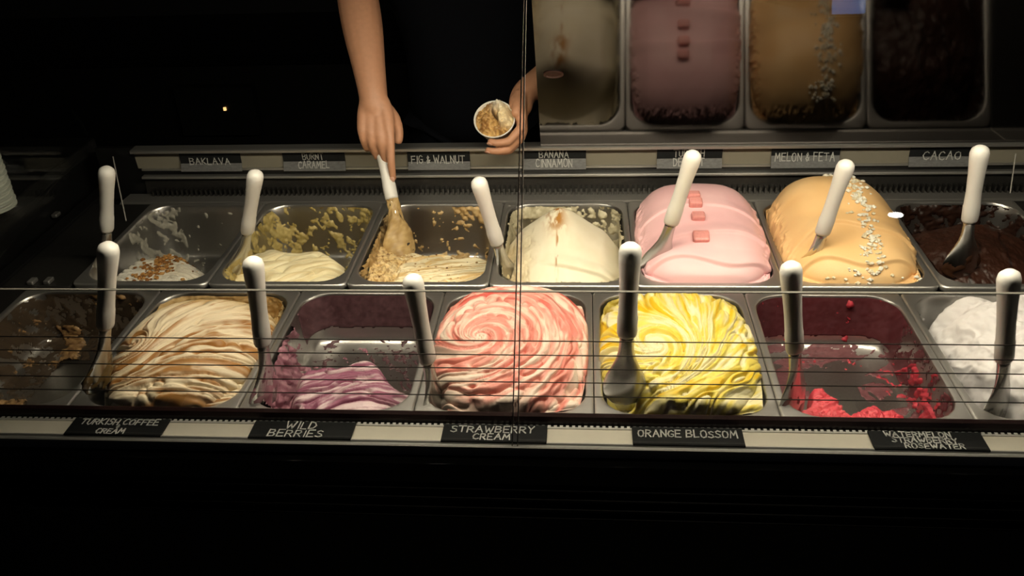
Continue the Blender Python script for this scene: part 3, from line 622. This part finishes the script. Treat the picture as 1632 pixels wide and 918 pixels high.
# ---------------------------------------------------------------- chalk labels
FONT = {
 'A': [[(0, 0), (.35, 1), (.7, 0)], [(.15, .4), (.57, .4)]], 'B': [[(0, 0), (0, 1), (.45, .95), (.55, .75), (.4, .55), (0, .5)], [(.4, .53), (.62, .3), (.5, .05), (0, 0)]],
 'C': [[(.6, .85), (.4, 1), (.15, .9), (0, .5), (.12, .1), (.38, 0), (.62, .12)]], 'D': [[(0, 0), (0, 1), (.4, .9), (.62, .5), (.4, .08), (0, 0)]],
 'E': [[(.55, 1), (0, 1), (0, 0), (.58, 0)], [(0, .52), (.45, .52)]], 'F': [[(.58, 1), (0, 1), (0, 0)], [(0, .52), (.45, .52)]],
 'G': [[(.6, .85), (.4, 1), (.12, .88), (0, .5), (.12, .1), (.4, 0), (.62, .15), (.62, .45), (.36, .45)]], 'H': [[(0, 0), (0, 1)], [(.6, 0), (.6, 1)], [(0, .5), (.6, .52)]],
 'I': [[(.12, 0), (.12, 1)]], 'K': [[(0, 0), (0, 1)], [(.55, 1), (.02, .48), (.6, 0)]], 'L': [[(0, 1), (0, 0), (.52, 0)]],
 'M': [[(0, 0), (.1, 1), (.4, .35), (.7, 1), (.82, 0)]], 'N': [[(0, 0), (0, 1), (.58, 0), (.58, 1)]],
 'O': [[(.32, 1), (.1, .88), (0, .5), (.1, .1), (.34, 0), (.58, .12), (.66, .5), (.56, .88), (.32, 1)]], 'R': [[(0, 0), (0, 1), (.45, .95), (.56, .73), (.4, .52), (0, .48)], [(.25, .48), (.6, 0)]],
 'S': [[(.55, .88), (.32, 1), (.08, .86), (.12, .62), (.5, .42), (.56, .15), (.3, 0), (0, .12)]], 'T': [[(0, 1), (.68, 1)], [(.34, 1), (.34, 0)]],
 'U': [[(0, 1), (.02, .2), (.28, 0), (.54, .2), (.58, 1)]], 'V': [[(0, 1), (.32, 0), (.64, 1)]], 'W': [[(0, 1), (.2, 0), (.42, .65), (.64, 0), (.86, 1)]],
 'Y': [[(0, 1), (.3, .5), (.6, 1)], [(.3, .5), (.28, 0)]], '&': [[(.5, .1), (.15, .75), (.28, 1), (.42, .78), (.05, .3), (.2, 0), (.55, .4)]]}
def chalk_strokes(lines, hs, gap, jit, seed, th=.00085, skew=0, xo=None, wf=1.0, yo=0):
    rs = random.Random(seed); mb = MB(); n = len(lines); hs = list(hs) if hasattr(hs, '__len__') else [hs]*n
    top = (sum(hs)+gap*(n-1))/2+yo
    for li, tx in enumerate(lines):
        height = hs[li]; kx = height*.82*wf; y0 = top-height; top -= height+gap
        wd = sum((max(q[0] for st in FONT[ch] for q in st)+.24 if ch != ' ' else .45) for ch in tx)*kx; x = -wd/2+(xo[li] if xo else 0)
        for ch in tx:
            if ch == ' ': x += .45*kx; continue
            sc_ = height*rs.uniform(.92, 1.06); dy = rs.uniform(-jit, jit)
            for st in FONT[ch]:
                p = [(x+a*kx+b*sc_*skew+rs.uniform(-jit, jit)*.5, y0+dy+b*sc_+rs.uniform(-jit, jit)*.5) for a, b in st]
                for (xa, ya), (xb, yb) in zip(p, p[1:]):
                    L = math.hypot(xb-xa, yb-ya)+1e-9; ux, uy = (xb-xa)/L, (yb-ya)/L; t = th*rs.uniform(.8, 1.2)
                    q = [(xa-ux*t-uy*t, ya-uy*t+ux*t), (xa-ux*t+uy*t, ya-uy*t-ux*t), (xb+ux*t+uy*t, yb+uy*t-ux*t), (xb+ux*t-uy*t, yb+uy*t+ux*t)]
                    mb.hexa([(a, b, 0) for a, b in q], [(a, b, .0004) for a, b in q])
            x += (max(q[0] for st in FONT[ch] for q in st)+.24)*kx
    return mb
# front cards lie on the cream strip
def front_label(px0, px1, lines, height, gap, seed, label, xo=None, wf=1.0, yo=0):
    a, b = at(px0, 684, 2, .004), at(px1, 684+(px1-px0)*.021, 2, .004); cx, w = (a[0]+b[0])/2, (b[0]-a[0])/2
    yc, hd = -.0375, .0188
    t = thing('flavour_label', label, 'label', (cx, yc, .0017), 'chalk labels along the front strip')
    obj('card', MB().box(-w, w, -hd, hd, 0, .0028), SLATE, t, local=True, bev=.0006)
    obj('chalk_lettering', chalk_strokes(lines, height, gap, .0006, seed, .00085, .05, xo, wf, yo), CHALK, t, local=True, loc=(0, 0, .0030))
front_label(107, 260, ['TURKISH COFFEE', '&', 'CREAM'], (.0118, .0062, .0105), .0014, 1, 'black chalk label reading TURKISH COFFEE & CREAM on the cream strip', (.001, .002, -.004), 1.12)
front_label(401, 563, ['WILD', 'BERRIES'], .0142, .0026, 2, 'black chalk label reading WILD BERRIES on the cream strip', (-.002, -.006), 1.3)
front_label(706, 872, ['STRAWBERRY', 'CREAM'], (.0135, .0120), .0028, 3, 'black chalk label reading STRAWBERRY CREAM on the cream strip', (-.002, -.002), 1.22)
front_label(1007, 1183, ['ORANGE BLOSSOM'], .0140, .002, 4, 'black chalk label reading ORANGE BLOSSOM on the cream strip', (.001,), 1.02, .005)
front_label(1381, 1561, ['WATERMELON', 'STRAWBERRY', 'ROSEWATER'], .0098, .0018, 5, 'black chalk label reading WATERMELON STRAWBERRY ROSEWATER on the cream strip', (-.010, -.004, .006), 1.22)
# back cards hang on the back strip; their lower halves are bent out and painted grey to imitate reflected light
def back_label(px0, px1, py, lines, height, gap, seed, label, split=.5, xo=None, wf=1.0):
    yb = .7935; a, b = at(px0, py, 1, yb), at(px1, py, 1, yb); w = (b[0]-a[0])/2; cx = (a[0]+b[0])/2; zt = .097; H = .046
    t = thing('flavour_label', label, 'label', (cx, yb, zt-H), 'chalk labels along the back strip')
    zs = H*split; c1 = obj('card', MB().prism([(0, zs), (.0022, zs), (.0022, H), (0, H)], -w, w), SLATE, t, local=True)
    obj('sheen_half', MB().prism([(-zs*.42, 0), (-zs*.42+.002, -.0008), (.0022, zs), (0, zs)], -w, w), SHEEN_GREY, t, local=True)
    m = chalk_strokes(lines, height, gap, .0006, seed, .0009, 0, xo, wf)
    def lay(p):
        x, y, z = p; h = H*.48+y; yy = -.0006-z if h >= zs else -.0008-z-(zs-h)*.42
        return (x, yy, h)
    m.v = [lay(p) for p in m.v]
    obj('chalk_lettering', m, CHALK_DULL, t, local=True)
back_label(287, 384, 255, ['BAKLAVA'], .0145, .003, 11, 'black chalk label reading BAKLAVA on the back strip', .36, None, 1.3)
back_label(451, 550, 254, ['BURNT', 'CARAMEL'], .0140, .0035, 12, 'black chalk label reading BURNT CARAMEL on the back strip', .42)
back_label(650, 749, 254, ['FIG & WALNUT'], .0160, .003, 13, 'black chalk label reading FIG & WALNUT on the back strip', .36)
back_label(834, 934, 253, ['BANANA', 'CINNAMON'], .0150, .0035, 14, 'black chalk label reading BANANA CINNAMON on the back strip', .46)
back_label(1047, 1151, 250, ['TURKISH', 'DELIGHT'], .0150, .0035, 15, 'black chalk label reading TURKISH DELIGHT on the back strip', .42)
back_label(1229, 1338, 250, ['MELON & FETA'], .0160, .003, 16, 'black chalk label reading MELON & FETA on the back strip', .52)
back_label(1449, 1556, 249, ['CACAO'], .0165, .003, 17, 'black chalk label reading CACAO on the back strip', .42, None, 1.3)

# ---------------------------------------------------------------- the server
def skin_mesh(verts, edges, radii, root=0, sub=2, voxel=0):
    me = bpy.data.meshes.new('skeleton'); me.from_pydata([tuple(v) for v in verts], edges, []); o = bpy.data.objects.new('skeleton', me); C.objects.link(o)
    o.modifiers.new('skin', 'SKIN')
    if not me.skin_vertices: me.attributes
    for i, r in enumerate(radii):
        sv = me.skin_vertices[0].data[i]; sv.radius = (r, r) if not hasattr(r, '__len__') else r; sv.use_root = i == root
    s = o.modifiers.new('sub', 'SUBSURF'); s.levels = s.render_levels = sub
    dg = bpy.context.evaluated_depsgraph_get(); dg.update(); ev = o.evaluated_get(dg); m = ev.to_mesh()
    v = np.array([q.co[:] for q in m.vertices]); f = [tuple(p.vertices) for p in m.polygons]
    ev.to_mesh_clear(); bpy.data.objects.remove(o); return v, f
def ensure_skin(me):
    pass
def fuse(parts, voxel, smooth_it=4):
    mb = MB()
    for v, f in parts: mb.add(v, f)
    me = bpy.data.meshes.new('fuse'); me.from_pydata(mb.v, [], mb.f); o = bpy.data.objects.new('fuse', me); C.objects.link(o)
    r = o.modifiers.new('r', 'REMESH'); r.mode = 'VOXEL'; r.voxel_size = voxel
    s = o.modifiers.new('s', 'SMOOTH'); s.iterations = smooth_it; s.factor = .5
    dg = bpy.context.evaluated_depsgraph_get(); dg.update(); ev = o.evaluated_get(dg); m = ev.to_mesh()
    n = len(m.vertices); v = np.empty(n*3); m.vertices.foreach_get('co', v); f = [tuple(p.vertices) for p in m.polygons]
    ev.to_mesh_clear(); bpy.data.objects.remove(o); out = MB(); out.v = v.reshape(-1, 3).tolist(); out.f = f; out.m = [0]*len(f); return out
V3 = lambda *a: np.array(a, float)
def unit(v): return v/np.linalg.norm(v)
def chain(pts, rad): return skin_mesh(pts, [(i, i+1) for i in range(len(pts)-1)], rad)
def hand(wrist, f, n, thumb_side, curls, spread, thumb, sc=1.0):
    """f: towards the fingers, n: where the palm faces, thumb_side: +1/-1 along cross(f, n); curls: per finger three bends"""
    f = unit(f); n = unit(n-f*(n@f)); s = np.cross(f, n)*thumb_side; parts = []; nails = []
    o = lambda a, b, c: wrist+(f*a+s*b+n*c)*sc
    # palm: a flat branching slab of knuckle rays
    K = [(.088, .030), (.093, .010), (.088, -.010), (.080, -.028)]
    for i, (a, b) in enumerate(K):
        parts.append(chain([o(-.005, b*.45, 0), o(.035, b*.85, .000), o(a, b, -.002)], [.0175*sc, .0155*sc, .0115*sc]))
    parts.append(chain([o(.012, .012, .004), o(.040, .0, .006), o(.070, 0, .004)], [.018*sc, .018*sc, .013*sc]))
    parts.append(chain([o(.01, .018, .008), o(.03, .026, .012), o(.05, .03, .010)], [.013*sc, .014*sc, .011*sc]))
    Ls = [(.042, .026, .021), (.046, .029, .022), (.043, .027, .021), (.034, .021, .018)]; R = [.0092, .0094, .0090, .0078]
    for i in range(4):
        a, b = K[i]; p = o(a, b, -.002); base = o(a-.03, b*.9, 0); d = f.copy(); sp_ = spread[i]; d = unit(f*math.cos(sp_)+s*math.sin(sp_)); pts = [base, p]; ang = 0
        for L, cu in zip(Ls[i], curls[i]):
            ang += cu; dd = d*math.cos(ang)+n*math.sin(ang); pts.append(pts[-1]+dd*L*sc)
        pts.insert(3, (pts[2]*.9+pts[3]*.1)); r = R[i]*sc
        parts.append(chain(pts, [r*1.05, r*1.12, r*1.02, r*1.0, r*.92, r*.78]))
        back = -(n*math.cos(ang)-d*math.sin(ang)); nails.append((pts[-1]-dd*.008*sc+back*r*.66, dd, back, s, r*.62))
    tp = [o(.012, .018, .006)]; 
    for q in thumb: tp.append(o(*q))
    parts.append(chain(tp, [.014*sc, .0135*sc, .0115*sc, .0105*sc, .0085*sc][:len(tp)]))
    return parts, nails
RW = at(596, 158, 1, .735); RE = at(566, -30, 1, .905); RS = RE+V3(-.01, .20, .185)
LE = V3(.130, 1.170, .300); LS = V3(-.085, 1.20, .575)
# right hand: knuckles towards the customer, index finger reaching down along the handle
rf = unit(at(602, 262, 1, .652)-RW)
rp, rn = hand(RW, rf, V3(.05, .85, -.55), 1, [(.30, .25, .2), (.80, 1.2, .7), (1.0, 1.3, .8), (1.1, 1.3, .8)], (-.12, 0, 0, 0), [(.038, .036, .020), (.066, .040, .032), (.090, .034, .036)])
# left hand: fingers round the paper cup
CUPC = at(788, 190, 1, .758); CUPA = unit(V3(-.04, -.66, .75))
cx1 = V3(1, 0, 0); cx2 = unit(np.cross(CUPA, cx1)); ph = math.radians(4)       # the hand wraps the cup wall, so it is laid out round the cup's axis
lr = cx1*math.cos(ph)+cx2*math.sin(ph); lf = cx1*math.sin(ph)-cx2*math.cos(ph); ln = -lr
LW = CUPC-CUPA*.026+lr*.053-lf*.064
lp, lnl = hand(LW, lf, ln, -1, [(.72, .75, .50), (.72, .75, .50), (.74, .78, .50), (.78, .8, .5)], (.0, 0, 0, 0), [(.030, .030, .002), (.052, .040, .006), (.072, .042, .012)])
pel, bel, che, nec = V3(-.27, 1.22, .10), V3(-.27, 1.21, .28), V3(-.27, 1.19, .48), V3(-.27, 1.17, .64)
hed = V3(-.27, 1.13, .76)
RS = V3(-.475, 1.15, .575)
sk_v = [pel, bel, che, nec, V3(-.27, 1.155, .69), hed, RS, RE*.5+RS*.5, RE, RE*.62+RW*.38, RE*.2+RW*.8, RW, LS, LS*.5+LE*.5, LE, LE*.6+LW*.4, LE*.2+LW*.8, LW,
        V3(-.36, 1.22, 0), V3(-.37, 1.21, -.42), V3(-.37, 1.24, -.80), V3(-.37, 1.15, -.845), V3(-.18, 1.22, 0), V3(-.17, 1.21, -.42), V3(-.17, 1.24, -.80), V3(-.17, 1.15, -.845)]
sk_e = [(0, 1), (1, 2), (2, 3), (3, 4), (4, 5), (2, 6), (6, 7), (7, 8), (8, 9), (9, 10), (10, 11), (2, 12), (12, 13), (13, 14), (14, 15), (15, 16), (16, 17), (0, 18), (18, 19), (19, 20), (20, 21), (0, 22), (22, 23), (23, 24), (24, 25)]
sk_r = [(.12, .08), (.115, .08), (.125, .08), (.06, .06), (.052, .052), (.085, .095), .058, .050, .047, .047, .035, .031, .058, .048, .046, .045, .034, .030, .085, .058, .045, .03, .085, .058, .045, .03]
ARMEND = len(sk_v); sk_v += [RW+rf*.05, LW+lf*.05]; sk_e += [(11, ARMEND), (17, ARMEND+1)]; sk_r += [(.030, .016), (.016, .030)]
body_parts = [skin_mesh(sk_v, sk_e, sk_r)]
# face: brow, nose, chin, ears as small forms fused into the head
hx, hy, hz = hed
body_parts += [chain([hed+V3(0, -.085, .02), hed+V3(0, -.112, -.015), hed+V3(0, -.095, -.03)], [.010, .014, .010]), chain([hed+V3(-.02, -.07, -.075), hed+V3(.02, -.07, -.075)], [.026, .026]),
               chain([hed+V3(-.022, -.094, -.048), hed+V3(.022, -.094, -.048)], [.008, .008]), chain([hed+V3(-.086, 0, .02), hed+V3(-.094, .01, -.03)], [.012, .010]), chain([hed+V3(.086, 0, .02), hed+V3(.094, .01, -.03)], [.012, .010])]
me_body = fuse(body_parts+rp+lp, .0036, 5)
person = thing('person', 'person in a black shirt reaching into the case to scoop, holding a cup', 'person', (-.27, 1.2, -.87))
obj('body', me_body, SKIN, person, smooth=True)
for p, dd, bk, s, r in rn+lnl:
    sd = np.cross(dd, bk); mb = MB(); mb.rings([[p+bk*h+dd*(r*1.2*math.cos(t))*k+sd*(r*math.sin(t))*k for t in np.linspace(0, 2*PI, 12, endpoint=False)] for h, k in ((.0, 1), (.0012, .8))])
    obj('fingernail', mb, NAIL, person, smooth=True)
sh = skin_mesh([pel+V3(0, 0, -.16), bel, che, nec+V3(0, 0, -.03), RS, RE*.5+RS*.5, RE*.25+RS*.75, LS, LS*.5+LE*.5, LS*.15+LE*.85], [(0, 1), (1, 2), (2, 3), (2, 4), (4, 6), (6, 5), (2, 7), (7, 8), (8, 9)],
               [(.20, .14), (.185, .135), (.19, .13), (.075, .075), .075, .066, .07, .075, .066, .062])
obj('shirt', MB().add(*sh), SHIRT, person, smooth=True)
tr = skin_mesh([pel, V3(-.36, 1.22, 0), V3(-.37, 1.21, -.42), V3(-.37, 1.24, -.79), V3(-.18, 1.22, 0), V3(-.17, 1.21, -.42), V3(-.17, 1.24, -.79)], [(0, 1), (1, 2), (2, 3), (0, 4), (4, 5), (5, 6)], [(.165, .115), .10, .074, .062, .10, .074, .062])
obj('trousers', MB().add(*tr), SHIRT, person, smooth=True)
for x in (-.37, -.17):
    obj('shoe', MB().lathe([(-.868, .048, .13), (-.84, .050, .132), (-.81, .044, .11), (-.79, .034, .06)], 20, (x, 1.19, 0)), BLACK, person, smooth=True)
hv, hf = skin_mesh([hed+V3(0, .015, .045), hed+V3(0, .04, -.03)], [(0, 1)], [(.100, .108), (.085, .07)])
obj('hair', MB().add(hv, hf), HAIR, person, smooth=True)
for sx in (-.03, .03):
    obj('eye', MB().lathe([(-.011, .002), (-.007, .009), (0, .012), (.007, .009), (.011, .002)], 12, tuple(hed+V3(sx, -.082, .01))), PAPER, person, smooth=True)

# the paper cup in the left hand
ax = Vector(CUPA); cup = thing('paper_cup', 'small white paper cup heaped with beige gelato in the server\'s hand', 'cup', Vector(CUPC)-ax*.052)
cup.rotation_mode = 'QUATERNION'; cup.rotation_quaternion = Vector((0, 0, 1)).rotation_difference(ax)
obj('cup_wall', MB().lathe([(0, .026), (0, .029), (.048, .0415), (.050, .0430), (.0530, .0435), (.0545, .0425), (.0530, .0408), (.030, .0365), (.004, .028), (.003, .002)], 36), PAPER, cup, local=True, smooth=True)
n = 60; mb = MB(); gv = []; gc = []; gg = np.linspace(-1, 1, n); GX, GY = np.meshgrid(gg, gg); rr2 = np.sqrt(GX**2+GY**2)
A_, B_ = GX*np.sqrt(1-GY**2/2), GY*np.sqrt(1-GX**2/2); rr2 = np.sqrt(A_**2+B_**2)
nn = fbm(A_*4+3, B_*4, 50, 4); n3 = fbm(A_*12, B_*12, 51, 3)
hh = .045+.016*np.sqrt(np.clip(1-rr2**2, 0, 1))+.022*(nn-.5)+.010*(n3-.5); wd = sm(.12, .34, A_+.25*B_+.5*(nn-.5))*sm(-.75, -.3, B_); hh += .012*wd*sm(1, .5, rr2); gap = sm(.10, .0, np.abs(A_+.3*B_-.10+.08*np.sin(B_*6)))*sm(-.35, -.05, B_)*sm(.55, .25, B_); hh -= .014*gap
hh += .024*np.exp(-(((A_-.25)/.34)**2+((B_-.55)/.34)**2))
mb.v = np.stack([A_*.0395, B_*.0395, hh], 2).reshape(-1, 3).tolist(); mb.f = [(i*n+j, i*n+j+1, (i+1)*n+j+1, (i+1)*n+j) for i in range(n-1) for j in range(n-1)]; mb.m = [0]*len(mb.f)
cg = lerp((.62, .40, .15), (.26, .12, .03), sm(.40, .65, .5*n3+.5*nn)); cg = lerp(cg, (.78, .66, .42), wd*.8); cg = lerp(cg, (.80, .77, .66), np.exp(-(((A_-.2)/.3)**2+((B_-.62)/.32)**2))); cg = lerp(cg, (.04, .02, .01), gap*.9)
mb.c = cg.reshape(-1, 3)
sg = obj('scooped_gelato', mb, GEL, None, local=True, loc=tuple(Vector(CUPC)-ax*.052+Vector((0, 0, Z0))), smooth=True); sg.rotation_mode = 'QUATERNION'; sg.rotation_quaternion = cup.rotation_quaternion
tag(sg, 'beige and white scooped gelato heaped in the small paper cup', 'gelato')

# ---------------------------------------------------------------- left end: dark side counter with nested cups
cz = .098
sco = thing('side_counter', 'dark counter at the left end of the case carrying a stack of cups', 'counter', (-1.42, .55, -.87))
obj('counter_body', MB().box(-1.75, -1.15, .32, .86, -.87, cz-.03), BLACK, sco)
obj('counter_top', MB().box(-1.78, -1.125, .30, .88, cz-.03, cz), BLACK, sco, bev=.004)
q0 = at(21, 326, 1, .5); ccx = q0[0]-.046; gb = 'paper cups nested upside down'
cupm = MB().lathe([(0, .0440), (.0015, .0460), (.0045, .0460), (.0055, .0405), (.060, .0320), (.060, .0310), (.0595, .003)], 36)
first = None
ORD = 'second third fourth fifth sixth seventh eighth ninth tenth eleventh twelfth thirteenth'.split()
for i in range(14):
    z = cz+.0003+i*.0106
    if first is None: first = o = obj('paper_cup', cupm, PAPER_GREY, local=True, loc=(ccx, .5, z+Z0), smooth=True, auto=.6)
    else:
        o = first.copy(); C.objects.link(o); o.location = (ccx+.0006*math.sin(i*2.1), .5, z+Z0)
    o['category'] = 'cup'; o['group'] = gb
    o['label'] = 'lowest pale paper cup of the stack at the left edge' if i == 0 else ('topmost pale paper cup of the stack at the left edge' if i == 13 else 'pale paper cup %s from the bottom of the stack at the left edge' % ORD[i-1])

# ---------------------------------------------------------------- behind the server and behind the customer
bc = thing('back_counter', 'black back counter in the dark with a tiny warm glowing spot', 'counter', (-1.2, 2.0, -.87))
obj('counter_body', MB().box(-2.4, -.55, 1.75, 2.29, -.87, .02), BLACK, bc)
obj('counter_top', MB().box(-2.43, -.52, 1.72, 2.295, .02, .05), GLOSSBLACK, bc, bev=.004)
q = at(358, 174, 1, 1.70)
obj('glow_spot_backing', MB().box(q[0]-.16, q[0]+.10, 1.705, 1.745, q[2]-.09, q[2]+.07), BLACK, bc)
obj('glow_spot', MB().box(q[0]-.004, q[0]+.004, 1.699, 1.7055, q[2]-.005, q[2]+.005), emit_mat('warm_glow_spot', (1, .55, .2), 1.6), bc)  # small glowing box added for a tiny warm highlight
gn = unit(V3(0, -1, LEAN))
def bounce(px, py, dist):
    h = on_glass(px, py); d = unit(ray(px, py)); r = d-2*(d@gn)*gn; return h+r*dist, r
p, r = bounce(1428, 343, 3.2)
wl = thing('wall_lamp', 'small bright lamp behind the customer mirrored as a white spot in the glass', 'lamp', p)
obj('lamp_globe', MB().lathe([(-.012, .010), (-.009, .026), (0, .033), (.009, .026), (.012, .010)], 20, tuple(p)), emit_mat('lamp_globe_glow', (1, .95, .9), 30), wl, smooth=True)
obj('lamp_rod', MB().tube([p+[0, 0, .011], (p[0], p[1], 2.1)], .006, 8), BLACK, wl)
p, r = bounce(1352, 9, 3.0)
tv = thing('hanging_screen', 'blue lit screen behind the customer mirrored faintly at the top of the glass', 'screen', p)
obj('display', MB().box(p[0]-.065, p[0]+.065, p[1], p[1]+.02, p[2]-.034, p[2]+.034), emit_mat('screen_glow', (.14, .34, .9), 2.4), tv)
obj('casing', MB().box(p[0]-.072, p[0]+.072, p[1]-.03, p[1]-.0005, p[2]-.041, p[2]+.041), BLACK, tv)
obj('bracket', MB().box(p[0]-.01, p[0]+.01, p[1]-.02, p[1]-.005, p[2]+.08, 2.1), BLACK, tv)
